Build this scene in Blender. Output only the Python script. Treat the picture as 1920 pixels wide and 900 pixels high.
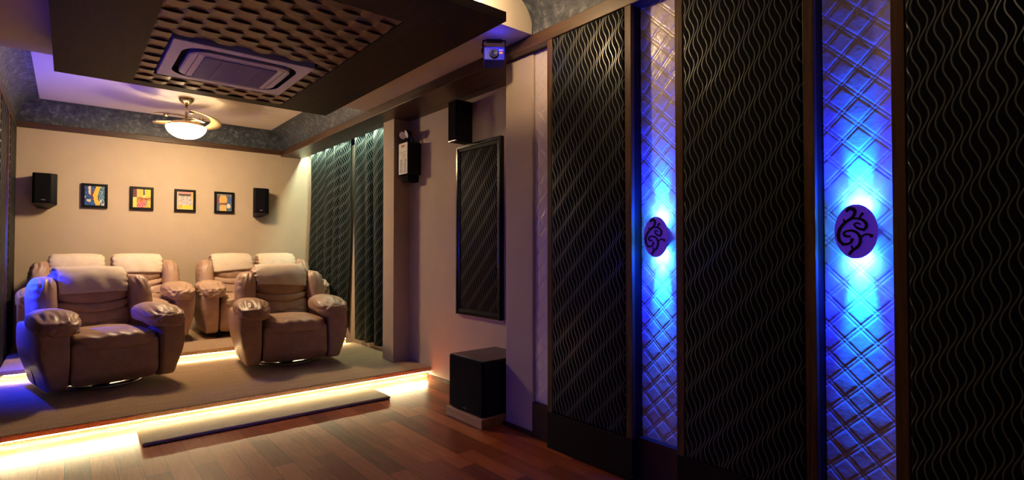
import bpy, bmesh, math, random
from mathutils import Vector, Matrix, noise
from mathutils.bvhtree import BVHTree
PI = math.pi
R = math.radians
for o in list(bpy.data.objects): bpy.data.objects.remove(o)
C = bpy.context.scene.collection
S = bpy.context.scene

# ------------------------------------------------------------------ camera, world, lights, exposure
cam = bpy.data.objects.new('camera', bpy.data.cameras.new('camera'))
cam.data.sensor_width = 36.0; cam.data.lens = 996 * 36 / 1920
cam.data.clip_start = 0.02
cam.location = (0, 0, 1.277); cam.rotation_euler = (R(91.09), 0, R(-39.9))
C.objects.link(cam); S.camera = cam
w = bpy.data.worlds.new('night'); S.world = w; w.use_nodes = True
w.node_tree.nodes['Background'].inputs[0].default_value = (0.35, 0.25, 0.8, 1)
w.node_tree.nodes['Background'].inputs[1].default_value = 0.01
vs = S.view_settings
vs.view_transform = 'Standard'; vs.look = 'None'; vs.exposure = 0.0; vs.gamma = 1.0; vs.use_curve_mapping = False

S.cycles.diffuse_bounces = 2
XL_ = -0.46
WARM = (1.0, 0.70, 0.38)
LEDC = (1.0, 0.82, 0.42)
BLUE = (0.003, 0.016, 1.0)
FAN_EMIT = 150.0
def light(name, kind, loc, energy, color, rot=(0, 0, 0), **kw):
    l = bpy.data.lights.new(name, kind); l.energy = energy; l.color = color
    for k, v in kw.items(): setattr(l, k, v)
    o = bpy.data.objects.new(name, l); o.location = loc; o.rotation_euler = rot; C.objects.link(o)
    return o
# lamp lying on the front edge of the hanging canopy, and a weak warm fill added above the camera, without a fixture
light('canopy_lamp_light', 'POINT', (1.75, 2.43, 2.81), 22, WARM, shadow_soft_size=0.04)
light('added_front_fill', 'POINT', (0.9, 0.35, 2.80), 3.5, WARM, shadow_soft_size=0.1)
# strips under the platform lips, in the curtain pelmet
light('front_led', 'AREA', (1.17, 4.648, 0.064), 120, LEDC, (R(-20), 0, 0), spread=R(150), shape='RECTANGLE', size=3.2, size_y=0.012)
light('rear_led', 'AREA', (1.12, 6.448, 0.174), 75, LEDC, (R(-15), 0, 0), spread=R(130), shape='RECTANGLE', size=3.1, size_y=0.012)
for y_, sg, e_, tl, cn in ((6.16, -1, 230, -26, 96), (7.12, 1, 60, 16, 92), (6.16, 1, 110, 12, 84), (4.28, 1, 12, 44, 90), (3.34, -1, 36, -66, 100)):  # last two have no sconce: blue fill added to tint air conditioner and alcove
    light('left_wall_beam', 'SPOT', (XL_ + 0.012, y_, 1.35 + sg * 0.12), e_, BLUE, (0 if sg < 0 else PI, R(tl), 0), spot_size=R(cn), spot_blend=1.0, shadow_soft_size=0.02)
light('curtain_led', 'AREA', (2.722, 6.75, 2.715), 34, (0.80, 1.0, 0.72), (0, R(-8), 0), shape='RECTANGLE', size=0.02, size_y=2.8)

# ------------------------------------------------------------------ materials
def nodes(name):
    m = bpy.data.materials.new(name); m.use_nodes = True
    nt = m.node_tree
    return m, nt, nt.nodes['Principled BSDF']
def setp(b, col=None, rough=None, metal=None, spec=None, coat=None, sheen=None):
    if col is not None: b.inputs['Base Color'].default_value = (*col, 1)
    if rough is not None: b.inputs['Roughness'].default_value = rough
    if metal is not None: b.inputs['Metallic'].default_value = metal
    if spec is not None: b.inputs['Specular IOR Level'].default_value = spec
    if coat is not None: b.inputs['Coat Weight'].default_value = coat
    if sheen is not None: b.inputs['Sheen Weight'].default_value = sheen
def N(nt, t, **kw):
    n = nt.nodes.new(t)
    for k, v in kw.items(): setattr(n, k, v)
    return n
def math_(nt, op, a, b=None, c=None):
    n = N(nt, 'ShaderNodeMath', operation=op)
    for i, v in enumerate((a, b, c)):
        if v is None: continue
        if isinstance(v, (int, float)): n.inputs[i].default_value = v
        else: nt.links.new(v, n.inputs[i])
    return n.outputs[0]
def coords(nt, kind='Object', scale=(1, 1, 1), rot=(0, 0, 0)):
    tc = N(nt, 'ShaderNodeTexCoord'); mp = N(nt, 'ShaderNodeMapping')
    mp.inputs['Scale'].default_value = scale; mp.inputs['Rotation'].default_value = rot
    nt.links.new(tc.outputs[kind], mp.inputs['Vector'])
    return mp.outputs[0]
def noise_(nt, vec, scale, detail=3, rough=0.5, dist=0):
    n = N(nt, 'ShaderNodeTexNoise')
    n.inputs['Scale'].default_value = scale; n.inputs['Detail'].default_value = detail
    n.inputs['Roughness'].default_value = rough; n.inputs['Distortion'].default_value = dist
    nt.links.new(vec, n.inputs['Vector'])
    return n.outputs['Fac']
def ramp(nt, fac, stops):
    r = N(nt, 'ShaderNodeValToRGB')
    e = r.color_ramp.elements
    while len(e) < len(stops): e.new(0.5)
    for i, (p, c) in enumerate(stops): e[i].position = p; e[i].color = (*c, 1)
    nt.links.new(fac, r.inputs[0]); return r.outputs[0]
def bump(nt, b, h, strength=0.3, dist=0.01, normal=None):
    n = N(nt, 'ShaderNodeBump'); n.inputs['Strength'].default_value = strength; n.inputs['Distance'].default_value = dist
    nt.links.new(h, n.inputs['Height'])
    if normal is not None: nt.links.new(normal, n.inputs['Normal'])
    nt.links.new(n.outputs[0], b.inputs['Normal']); return n.outputs[0]

def plain(name, col, rough=0.5, metal=0.0, spec=0.5, coat=0.0, var=0.06, vs=6, bmp=0.0, bs=80):
    m, nt, b = nodes(name); setp(b, col, rough, metal, spec, coat)
    v = coords(nt)
    f = noise_(nt, v, vs, 4)
    nt.links.new(ramp(nt, f, [(0.3, tuple(c * (1 - var) for c in col)), (0.7, tuple(min(1, c * (1 + var)) for c in col))]), b.inputs['Base Color'])
    if bmp: bump(nt, b, noise_(nt, v, bs, 3), bmp, 0.003)
    return m
def emit(name, col, s):
    m, nt, b = nodes(name); setp(b, (0.02, 0.02, 0.02), 0.5)
    b.inputs['Emission Color'].default_value = (*col, 1); b.inputs['Emission Strength'].default_value = s
    return m

M = {}
M['wall'] = plain('cream_paint', (0.58, 0.46, 0.335), 0.75, bmp=0.12, bs=120, var=0.03)
M['darkwall'] = plain('dark_brown_wall', (0.075, 0.05, 0.045), 0.7)
M['ceiling'] = plain('ceiling_paint', (0.60, 0.52, 0.44), 0.8, var=0.02)
def stucco():
    m, nt, b = nodes('slate_stucco'); setp(b, rough=0.55)
    v = coords(nt)
    f = noise_(nt, v, 16, 8, 0.72, 0.6)
    nt.links.new(ramp(nt, f, [(0.33, (0.012, 0.016, 0.026)), (0.52, (0.045, 0.055, 0.075)), (0.72, (0.20, 0.21, 0.22))]), b.inputs['Base Color'])
    bump(nt, b, f, 0.35, 0.01)
    return m
M['stucco'] = stucco()
def wood(name, c0, c1, rough, axis, scale=1.0, bmp=0.12, coat=0.0, spec=0.5):
    m, nt, b = nodes(name); setp(b, rough=rough, coat=coat, spec=spec)
    sc = [26 * scale] * 3; sc[axis] = 1.6 * scale
    v = coords(nt, scale=tuple(sc))
    f = noise_(nt, v, 1.0, 6, 0.62, 0.7)
    nt.links.new(ramp(nt, f, [(0.28, c0), (0.72, c1)]), b.inputs['Base Color'])
    bump(nt, b, f, bmp, 0.004)
    return m
M['trimwood'] = wood('walnut_trim', (0.035, 0.017, 0.009), (0.105, 0.050, 0.024), 0.38, 1)
M['trimwoodx'] = wood('walnut_trim_across', (0.035, 0.017, 0.009), (0.105, 0.050, 0.024), 0.38, 0)
M['stile'] = wood('walnut_stile', (0.040, 0.018, 0.008), (0.15, 0.074, 0.030), 0.45, 2, 1.3, 0.35, spec=0.25)
M['ebony'] = wood('dark_panel_wood', (0.013, 0.006, 0.004), (0.034, 0.016, 0.009), 0.55, 1, 0.8, 0.06, spec=0.12)
M['weave'] = wood('woven_slat_wood', (0.080, 0.026, 0.010), (0.19, 0.066, 0.026), 0.36, 0, 0.8, 0.08)
M['basewood'] = wood('pale_board', (0.28, 0.15, 0.075), (0.48, 0.29, 0.15), 0.5, 1)
M['plinth'] = plain('dark_plinth', (0.010, 0.006, 0.006), 0.5, spec=0.12)
M['plinthred'] = plain('brown_plinth', (0.060, 0.022, 0.016), 0.5, spec=0.2)
M['black'] = plain('black_satin', (0.005, 0.005, 0.007), 0.38, spec=0.22)
M['blackgrille'] = plain('black_speaker_cloth', (0.006, 0.006, 0.009), 0.9, spec=0.1, bmp=0.5, bs=900)
M['blackgloss'] = plain('black_lacquer', (0.005, 0.005, 0.006), 0.22, spec=0.3)
M['void'] = plain('dark_void', (0.004, 0.004, 0.004), 0.9)
M['chrome'] = plain('chrome', (0.75, 0.75, 0.76), 0.15, 1.0, var=0.02)
M['brass'] = plain('brushed_brass', (0.62, 0.48, 0.27), 0.24, 1.0, var=0.05)
M['blade'] = plain('bronze_blade', (0.33, 0.23, 0.12), 0.32, 0.6)
M['silver'] = plain('silver_mark', (0.75, 0.75, 0.78), 0.3, 0.8)
M['acplastic'] = plain('white_plastic', (0.66, 0.62, 0.66), 0.42, var=0.02)
M['acgrille'] = plain('violet_grille', (0.17, 0.13, 0.36), 0.6, bmp=0.4, bs=400)
M['disc'] = emit('backlit_violet_disc', (0.060, 0.012, 0.42), 0.55)
setp(M['disc'].node_tree.nodes['Principled BSDF'], (0.13, 0.07, 0.5), 0.45)
M['inlay'] = plain('black_inlay', (0.008, 0.007, 0.012), 0.35)
M['bluecase'] = plain('blue_case', (0.012, 0.012, 0.45), 0.4, spec=0.2)
M['orange'] = plain('orange_mark', (0.9, 0.32, 0.03), 0.5)
M['white'] = plain('white_plate', (0.72, 0.66, 0.62), 0.5)
M['red'] = plain('red_mark', (0.45, 0.05, 0.05), 0.5)
M['greyink'] = plain('grey_print', (0.14, 0.13, 0.14), 0.6)
M['lampglass'] = emit('frosted_lamp_glass', (1.0, 0.72, 0.40), FAN_EMIT)
M['ledtube'] = emit('led_tube', (1.0, 0.90, 0.55), 18)
M['bluelens'] = emit('blue_led_lens', (0.02, 0.12, 1.0), 30)

def carpet(name, c0, c1, scale=1.0):
    m, nt, b = nodes(name); setp(b, rough=0.95, spec=0.1, sheen=0.2)
    v = coords(nt)
    f1 = noise_(nt, v, 95 * scale, 4, 0.75)
    v2 = coords(nt, scale=(2.2, 26, 26)); f2 = noise_(nt, v2, 1.6, 4, 0.6, 1.2)
    f = math_(nt, 'ADD', math_(nt, 'MULTIPLY', f1, 0.68), math_(nt, 'MULTIPLY', f2, 0.32))
    nt.links.new(ramp(nt, f, [(0.34, c0), (0.66, c1)]), b.inputs['Base Color'])
    bump(nt, b, f, 1.0, 0.02)
    return m
M['carpet'] = carpet('beige_carpet', (0.36, 0.215, 0.12), (0.86, 0.58, 0.35))
M['rug'] = carpet('cream_rug', (0.50, 0.38, 0.24), (0.82, 0.68, 0.47), 1.3)
M['towel'] = plain('cream_towel', (0.80, 0.66, 0.53), 0.95, spec=0.1, bmp=0.9, bs=260, var=0.05, vs=30)
def leather():
    m, nt, b = nodes('taupe_leather'); setp(b, rough=0.42, spec=0.45)
    v = coords(nt)
    big = noise_(nt, v, 7, 4, 0.55, 0.8)
    vor = N(nt, 'ShaderNodeTexVoronoi', feature='DISTANCE_TO_EDGE'); vor.inputs['Scale'].default_value = 170
    nt.links.new(v, vor.inputs['Vector'])
    nt.links.new(ramp(nt, big, [(0.3, (0.42, 0.260, 0.178)), (0.7, (0.53, 0.340, 0.240))]), b.inputs['Base Color'])
    n1 = bump(nt, b, big, 0.30, 0.02)
    bump(nt, b, vor.outputs['Distance'], 0.10, 0.004, n1)
    return m
M['leather'] = leather()
def cream_leather():
    m, nt, b = nodes('cream_gloss_leather'); setp(b, (0.74, 0.62, 0.58), 0.22, spec=0.6)
    v = coords(nt)
    bump(nt, b, noise_(nt, v, 55, 4, 0.6), 0.22, 0.006)
    return m
M['quilt'] = cream_leather()
def planks():
    m, nt, b = nodes('merbau_planks'); setp(b, rough=0.30, spec=0.35)
    tc = N(nt, 'ShaderNodeTexCoord'); mp = N(nt, 'ShaderNodeMapping')
    mp.inputs['Rotation'].default_value = (0, 0, R(90))
    nt.links.new(tc.outputs['Object'], mp.inputs['Vector'])
    br = N(nt, 'ShaderNodeTexBrick'); br.offset = 0.37; br.offset_frequency = 2
    br.inputs['Color1'].default_value = (0, 0, 0, 1); br.inputs['Color2'].default_value = (1, 1, 1, 1)
    br.inputs['Mortar'].default_value = (0.5, 0.5, 0.5, 1)
    br.inputs['Scale'].default_value = 1.0; br.inputs['Brick Width'].default_value = 0.52; br.inputs['Row Height'].default_value = 0.118
    br.inputs['Mortar Size'].default_value = 0.0011; br.inputs['Mortar Smooth'].default_value = 0.1; br.inputs['Bias'].default_value = 0
    nt.links.new(mp.outputs[0], br.inputs['Vector'])
    v = coords(nt, scale=(34, 2.4, 1))
    g = noise_(nt, v, 1.2, 6, 0.65, 1.4)
    f = math_(nt, 'ADD', math_(nt, 'MULTIPLY', br.outputs['Color'], 0.46), math_(nt, 'MULTIPLY', g, 0.62))
    col = ramp(nt, f, [(0.20, (0.095, 0.018, 0.007)), (0.45, (0.27, 0.056, 0.017)), (0.68, (0.44, 0.105, 0.030)), (0.92, (0.62, 0.19, 0.06))])
    mx = N(nt, 'ShaderNodeMix', data_type='RGBA')
    nt.links.new(br.outputs['Fac'], mx.inputs[0]); nt.links.new(col, mx.inputs[6]); mx.inputs[7].default_value = (0.02, 0.008, 0.005, 1)
    nt.links.new(mx.outputs[2], b.inputs['Base Color'])
    n1 = bump(nt, b, br.outputs['Fac'], -0.4, 0.003)
    bump(nt, b, g, 0.06, 0.004, n1)
    return m
M['planks'] = planks()
def wavefabric(name, base, line, lrough=0.35, width=0.0022):
    """woven fabric with fine lines x_n = n s + A sin(k z + n d): neighbours drift in phase and bunch on diagonals"""
    s, A, k, d = 0.0235, 0.0140, 2 * PI / 0.172, -0.86
    m, nt, b = nodes(name); setp(b, base, 0.8, spec=0.5)
    uv = N(nt, 'ShaderNodeUVMap'); sp = N(nt, 'ShaderNodeSeparateXYZ')
    nt.links.new(uv.outputs[0], sp.inputs[0]); u, z = sp.outputs[0], sp.outputs[1]
    n0 = math_(nt, 'FLOOR', math_(nt, 'DIVIDE', u, s))
    kz = math_(nt, 'MULTIPLY', z, k)
    dmin = None
    for j in (-1, 0, 1, 2):
        n = math_(nt, 'ADD', n0, j)
        ph = math_(nt, 'MULTIPLY_ADD', n, d, kz)
        x = math_(nt, 'MULTIPLY_ADD', math_(nt, 'SINE', ph), A, math_(nt, 'MULTIPLY', n, s))
        dd = math_(nt, 'ABSOLUTE', math_(nt, 'SUBTRACT', u, x))
        # true distance across a slanted line
        sl = math_(nt, 'MULTIPLY', math_(nt, 'COSINE', ph), A * k)
        dd = math_(nt, 'DIVIDE', dd, math_(nt, 'SQRT', math_(nt, 'MULTIPLY_ADD', sl, sl, 1.0)))
        dmin = dd if dmin is None else math_(nt, 'MINIMUM', dmin, dd)
    mr = N(nt, 'ShaderNodeMapRange', interpolation_type='SMOOTHSTEP')
    mr.inputs['From Min'].default_value = width * 0.55; mr.inputs['From Max'].default_value = width * 1.25
    mr.inputs['To Min'].default_value = 1; mr.inputs['To Max'].default_value = 0
    nt.links.new(dmin, mr.inputs[0]); f = mr.outputs[0]
    mx = N(nt, 'ShaderNodeMix', data_type='RGBA')
    nt.links.new(f, mx.inputs[0]); mx.inputs[6].default_value = (*base, 1); mx.inputs[7].default_value = (*line, 1)
    nt.links.new(mx.outputs[2], b.inputs['Base Color'])
    mr2 = N(nt, 'ShaderNodeMapRange'); mr2.inputs['To Min'].default_value = 0.75; mr2.inputs['To Max'].default_value = lrough
    nt.links.new(f, mr2.inputs[0]); nt.links.new(mr2.outputs[0], b.inputs['Roughness'])
    nt.links.new(math_(nt, 'MULTIPLY_ADD', f, 0.75, 0.05), b.inputs['Specular IOR Level'])
    bump(nt, b, f, 0.25, 0.002)
    return m
M['wave'] = wavefabric('black_wave_fabric', (0.0055, 0.0055, 0.0075), (0.082, 0.098, 0.092), 0.30, 0.0027)
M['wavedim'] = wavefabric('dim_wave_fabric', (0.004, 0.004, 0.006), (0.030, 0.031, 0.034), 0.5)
M['curtain'] = wavefabric('black_wave_curtain', (0.004, 0.006, 0.008), (0.125, 0.155, 0.135), 0.4, 0.0021)
def painted():
    m, nt, b = nodes('painting'); setp(b, rough=0.4)
    a = N(nt, 'ShaderNodeVertexColor'); a.layer_name = 'Col'
    nt.links.new(a.outputs[0], b.inputs['Base Color'])
    bump(nt, b, noise_(nt, coords(nt), 90, 3), 0.4, 0.004)
    return m
M['painting'] = painted()

# ------------------------------------------------------------------ helpers
def rootloc(p):
    while p.parent: p = p.parent
    return p.location.copy()
def obj(name, bm, mat, parent=None, smooth=False, uvf=None, kind=None, recalc=True):
    """links a bmesh (in world coordinates) as one mesh object, local to its thing"""
    if recalc: bmesh.ops.recalc_face_normals(bm, faces=bm.faces)
    if uvf:
        bm.normal_update()
        l = bm.loops.layers.uv.verify()
        for f in bm.faces:
            for lp in f.loops: lp[l].uv = uvf(lp.vert.co)
    if parent is not None:
        bmesh.ops.translate(bm, verts=bm.verts, vec=-rootloc(parent))
    for f in bm.faces: f.smooth = smooth
    me = bpy.data.meshes.new(name); bm.to_mesh(me); bm.free()
    me.materials.append(mat)
    o = bpy.data.objects.new(name, me); C.objects.link(o)
    if parent is not None: o.parent = parent
    if kind: o['kind'] = kind
    return o
def center(o):
    """move a top-level mesh's origin to its lowest middle point"""
    vs_ = [v.co for v in o.data.vertices]
    lo = Vector([min(v[i] for v in vs_) for i in range(3)]); hi = Vector([max(v[i] for v in vs_) for i in range(3)])
    c = Vector(((lo.x + hi.x) / 2, (lo.y + hi.y) / 2, lo.z))
    o.data.transform(Matrix.Translation(-c)); o.location = c
    return o
def tag(o, label, cat, group=None):
    o['label'] = label; o['category'] = cat
    if group: o['group'] = group
    return o
def thing(name, label, cat, loc=(0, 0, 0), group=None):
    o = bpy.data.objects.new(name, None); C.objects.link(o); o.location = loc; o.empty_display_size = 0.1
    return tag(o, label, cat, group)
def struct(name, bm, mat, **kw): return obj(name, bm, mat, kind='structure', **kw)
def B(): return bmesh.new()
def box(bm, x0, x1, y0, y1, z0, z1, bev=0.0, seg=2):
    g = bmesh.ops.create_cube(bm, size=1.0)['verts']
    for v in g: v.co = Vector(((x0 + x1) / 2 + v.co.x * (x1 - x0), (y0 + y1) / 2 + v.co.y * (y1 - y0), (z0 + z1) / 2 + v.co.z * (z1 - z0)))
    if bev:
        es = list({e for v in g for e in v.link_edges})
        bmesh.ops.bevel(bm, geom=es, offset=bev, segments=seg, affect='EDGES', profile=0.5)
    return bm
def bx(*a, **k): return box(B(), *a, **k)
def tube(bm, pts, r, n=8, cap=True):
    pts = [Vector(p) for p in pts]
    rs = r if isinstance(r, (list, tuple)) else [r] * len(pts)
    rings = []; prev = None
    for i, p in enumerate(pts):
        t = (pts[min(i + 1, len(pts) - 1)] - pts[max(i - 1, 0)]).normalized()
        if prev is None:
            a = Vector((0, 0, 1)) if abs(t.z) < 0.9 else Vector((1, 0, 0))
            nrm = (a - t * a.dot(t)).normalized()
        else: nrm = (prev - t * prev.dot(t)).normalized()
        prev = nrm; bi = t.cross(nrm)
        rings.append([bm.verts.new(p + (nrm * math.cos(q) + bi * math.sin(q)) * rs[i]) for q in [2 * PI * k / n for k in range(n)]])
    for a, b in zip(rings, rings[1:]):
        for k in range(n): bm.faces.new((a[k], a[(k + 1) % n], b[(k + 1) % n], b[k]))
    if cap: bm.faces.new(rings[0][::-1]); bm.faces.new(rings[-1])
    return bm
def lathe(bm, prof, c=(0, 0, 0), n=40, axis='z'):
    rings = []
    for r, h in prof:
        ring = []
        for k in range(n):
            a = 2 * PI * k / n
            if axis == 'z': p = (r * math.cos(a), r * math.sin(a), h)
            elif axis == 'x': p = (h, r * math.cos(a), r * math.sin(a))
            else: p = (r * math.cos(a), h, r * math.sin(a))
            ring.append(bm.verts.new((c[0] + p[0], c[1] + p[1], c[2] + p[2])))
        rings.append(ring)
    for a, b in zip(rings, rings[1:]):
        for k in range(n): bm.faces.new((a[k], a[(k + 1) % n], b[(k + 1) % n], b[k]))
    if prof[0][0] > 1e-5: bm.faces.new(rings[0][::-1])
    if prof[-1][0] > 1e-5: bm.faces.new(rings[-1])
    bmesh.ops.remove_doubles(bm, verts=bm.verts, dist=1e-6)
    return bm
def prism(bm, poly, axis, a0, a1):
    """poly: 2D outline; axis: the extrusion axis ('x': poly=(y,z), 'y': (x,z), 'z': (x,y))"""
    def P(p, a): return (a, p[0], p[1]) if axis == 'x' else (p[0], a, p[1]) if axis == 'y' else (p[0], p[1], a)
    v0 = [bm.verts.new(P(p, a0)) for p in poly]; v1 = [bm.verts.new(P(p, a1)) for p in poly]
    n = len(poly)
    for i in range(n): bm.faces.new((v0[i], v0[(i + 1) % n], v1[(i + 1) % n], v1[i]))
    bm.faces.new(v0[::-1]); bm.faces.new(v1)
    return bm
def soft(bm, c, h, p=4.0, n=14, fn=None, e=None):
    """a stuffed, rounded block: a cube grid blown onto a superellipsoid, then shaped by fn(unit, point)"""
    t = B(); bmesh.ops.create_cube(t, size=2.0)
    bmesh.ops.subdivide_edges(t, edges=t.edges, cuts=n - 1, use_grid_fill=True)
    for v in t.verts:
        q = Vector([math.tan(x * PI / 4) * 0.35 + x * 0.65 for x in v.co])
        e_ = e or p
        k = (abs(q.x) ** p + (abs(q.y) ** e_ + abs(q.z) ** e_) ** (p / e_)) ** (1 / p)
        un = q / k
        pt = Vector((c[0] + un.x * h[0], c[1] + un.y * h[1], c[2] + un.z * h[2]))
        if fn: pt = Vector(fn(un, pt))
        v.co = pt
    vm = {v: bm.verts.new(v.co) for v in t.verts}
    for f in t.faces: bm.faces.new([vm[v] for v in f.verts])
    t.free()
    return bm
def ss(a, b, x):
    t = max(0.0, min(1.0, (x - a) / (b - a))); return t * t * (3 - 2 * t)
def copy_tree(o, parent=None):
    c = o.copy(); C.objects.link(c)
    if parent is not None: c.parent = parent
    for ch in list(o.children): copy_tree(ch, c)
    return c

# ------------------------------------------------------------------ the room
XL, XR, YB, YF = -0.46, 2.40, 8.20, -1.60      # panel faces left/right, back wall, wall behind the camera
ZT0, ZT1, ZC = 2.655, 2.74, 2.985               # trim band, tray ceiling
struct('floor', bx(-0.6, 2.95, YF - 0.1, YB + 0.1, -0.1, 0.0), M['planks'])
struct('ceiling', bx(-0.6, 2.95, YF - 0.1, YB + 0.1, ZC, ZC + 0.1), M['ceiling'])
struct('wall_back', bx(-0.6, 2.95, YB, YB + 0.1, 0, ZC), M['wall'])
struct('wall_front', bx(-0.6, 2.95, YF - 0.1, YF, 0, ZC), M['plinth'])
struct('wall_left', bx(-0.70, XL - 0.12, YF, YB, 0, ZC), M['darkwall'])
struct('wall_right', bx(XR + 0.12, XR + 0.2, YF, 2.75, 0, ZT0), M['wall'])
struct('wall_pillar', bx(2.47, 2.9, 2.725, 3.03, 0, ZT0, bev=0.012, seg=3), M['wall'])
struct('wall_alcove', bx(2.80, 2.9, 3.02, 5.06, 0, ZT0), M['wall'])
struct('wall_column', bx(2.61, 2.88, 5.05, 5.29, 0, ZT0), M['wall'])
struct('wall_curtain', bx(2.86, 2.95, 5.28, YB, 0, ZT0), M['wall'])
struct('baseboard_alcove', bx(2.788, 2.80, 3.03, 4.655, 0, 0.035), M['plinthred'])
struct('baseboard_pillar', bx(2.455, 2.47, 2.71, 3.04, 0, 0.03), M['plinthred'])
# lowered slab across the middle of the room
struct('ceiling_slab', bx(XL, XR, 2.66, 5.25, ZT1, ZC), M['ceiling'])
# trim band and pelmet box
bm = bx(XR, 2.70, YF, YB, ZT0, ZT1, bev=0.004); box(bm, 2.701, 2.9, YF, 5.29, ZT0, ZT1)
struct('trim_right', bm, M['trimwood'])
struct('trim_pelmet_lid', bx(XR + 0.02, 2.9, YF, YB, ZT1 + 0.001, ZT1 + 0.02), M['plinth'])
struct('trim_left', bx(-0.6, XL, YF, YB, ZT0, ZT1, bev=0.004), M['trimwood'])
struct('trim_back', bx(XL, XR, YB - 0.045, YB, ZT0 + 0.02, ZT1, bev=0.004), M['trimwoodx'])
# cove: quarter-round from the trim up to the tray, mitred at the corners
def cove():
    bm = B(); n = 10; rings = []
    for i in range(n + 1):
        a = i / n * PI / 2
        off = 0.205 * (1 - math.cos(a)); z = ZT1 - 0.002 + (ZC - ZT1 + 0.002) * math.sin(a)
        path = []
        x0, x1, y0, y1 = XL - 0.01 + off, XR + 0.01 - off, YF + off, YB - 0.012 - off
        for (p, q) in (((x0, y0), (x0, y1)), ((x0, y1), (x1, y1)), ((x1, y1), (x1, y0)), ((x1, y0), (x0, y0))):
            for k in range(30): path.append((p[0] + (q[0] - p[0]) * k / 30, p[1] + (q[1] - p[1]) * k / 30))
        rings.append([bm.verts.new((x, y, z)) for x, y in path])
    m = len(rings[0])
    for a, b in zip(rings, rings[1:]):
        for k in range(m): bm.faces.new((a[k], a[(k + 1) % m], b[(k + 1) % m], b[k]))
    o = struct('trim_cove', bm, M['stucco'], recalc=True)
    md = o.modifiers.new('solid', 'SOLIDIFY'); md.thickness = 0.008; md.offset = 1
    for f in o.data.polygons: f.use_smooth = False
    return o
cove()

# ------------------------------------------------------------------ carpeted platforms with light under the lip
P1, P2 = 0.115, 0.225
def platform(name, label, x0, x1, yl, yb, z0, z1, tube_x):
    t = thing(name, label, 'platform', ((x0 + x1) / 2, yl, z0))
    top = B(); box(top, x0, x1, yl, yb, z1 - 0.042, z1, bev=0.010, seg=3)
    obj('carpet_top', top, M['carpet'], t, smooth=False)
    obj('riser', bx(x0, x1, yl + 0.062, yb, z0 + 0.0005, z1 - 0.042), M['carpet'], t)
    lt = tube(B(), [(tube_x[0] + (tube_x[1] - tube_x[0]) * i / 20, yl + 0.052, z1 - 0.052) for i in range(21)], 0.006)
    obj('light_strip', lt, M['ledtube'], t, smooth=True)['label'] = 'glowing warm light strip under the lip'
    return t
platform('carpeted_platform', 'low beige carpeted platform with the glowing front edge beside the wood floor', XL + 0.006, 2.795, 4.60, 6.461, 0.0, P1, (-0.42, 2.79))
platform('carpeted_step', 'higher carpeted step carrying the back row of sofas, lit along its edge', XL + 0.006, 2.69, 6.40, YB - 0.005, 0.0, P2, (-0.42, 2.68))
bm = B(); box(bm, 0.385, 2.145, 4.19, 4.575, 0.0, 0.024, bev=0.010, seg=4)
for v in bm.verts:
    v.co.y += 0.004 * noise.noise(Vector((v.co.x * 3, 0, 0)))
tag(center(obj('runner_rug', bm, M['rug'], smooth=False)), 'long narrow cream carpet runner lying on the wood floor along the platform edge', 'rug')

# ------------------------------------------------------------------ panelled side walls
ZP = 0.235                                       # plinth height
def wave_panel(side, y0, y1, label):
    """dark fabric module between two wooden stiles; side +1 right wall, -1 left wall"""
    xf = XR if side > 0 else XL
    def X(d): return xf + side * d               # d: depth behind the module's face
    def b_(d0, d1, a, b, c, d, **k):
        xs = sorted((X(d0), X(d1))); return bx(xs[0], xs[1], a, b, c, d, **k)
    t = thing('acoustic_panel', label, 'wall panel', (X(0.05), (y0 + y1) / 2, 0), 'dark wave fabric panels along the side walls')
    obj('backing_board', b_(0.03, 0.118, y0, y1, 0.002, ZT0 - 0.001), M['plinth'], t)
    obj('stile', b_(0.0, 0.03, y0, y0 + 0.045, ZP - 0.2, ZT0 - 0.001, bev=0.003), M['stile'], t)
    obj('stile', b_(0.0, 0.03, y1 - 0.045, y1, ZP - 0.2, ZT0 - 0.001, bev=0.003), M['stile'], t)
    obj('plinth', b_(-0.004, 0.03, y0, y1, 0.002, ZP, bev=0.003), M['plinth'], t)
    bm = b_(-0.006, 0.03, y0 + 0.047, y1 - 0.047, ZP + 0.001, ZT0 - 0.004, bev=0.016, seg=5)
    obj('fabric_pad', bm, M['wave'], t, smooth=True, uvf=lambda p: (-side * p.y - side * p.x * 0.3 + 10, p.z))
    return t
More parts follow.
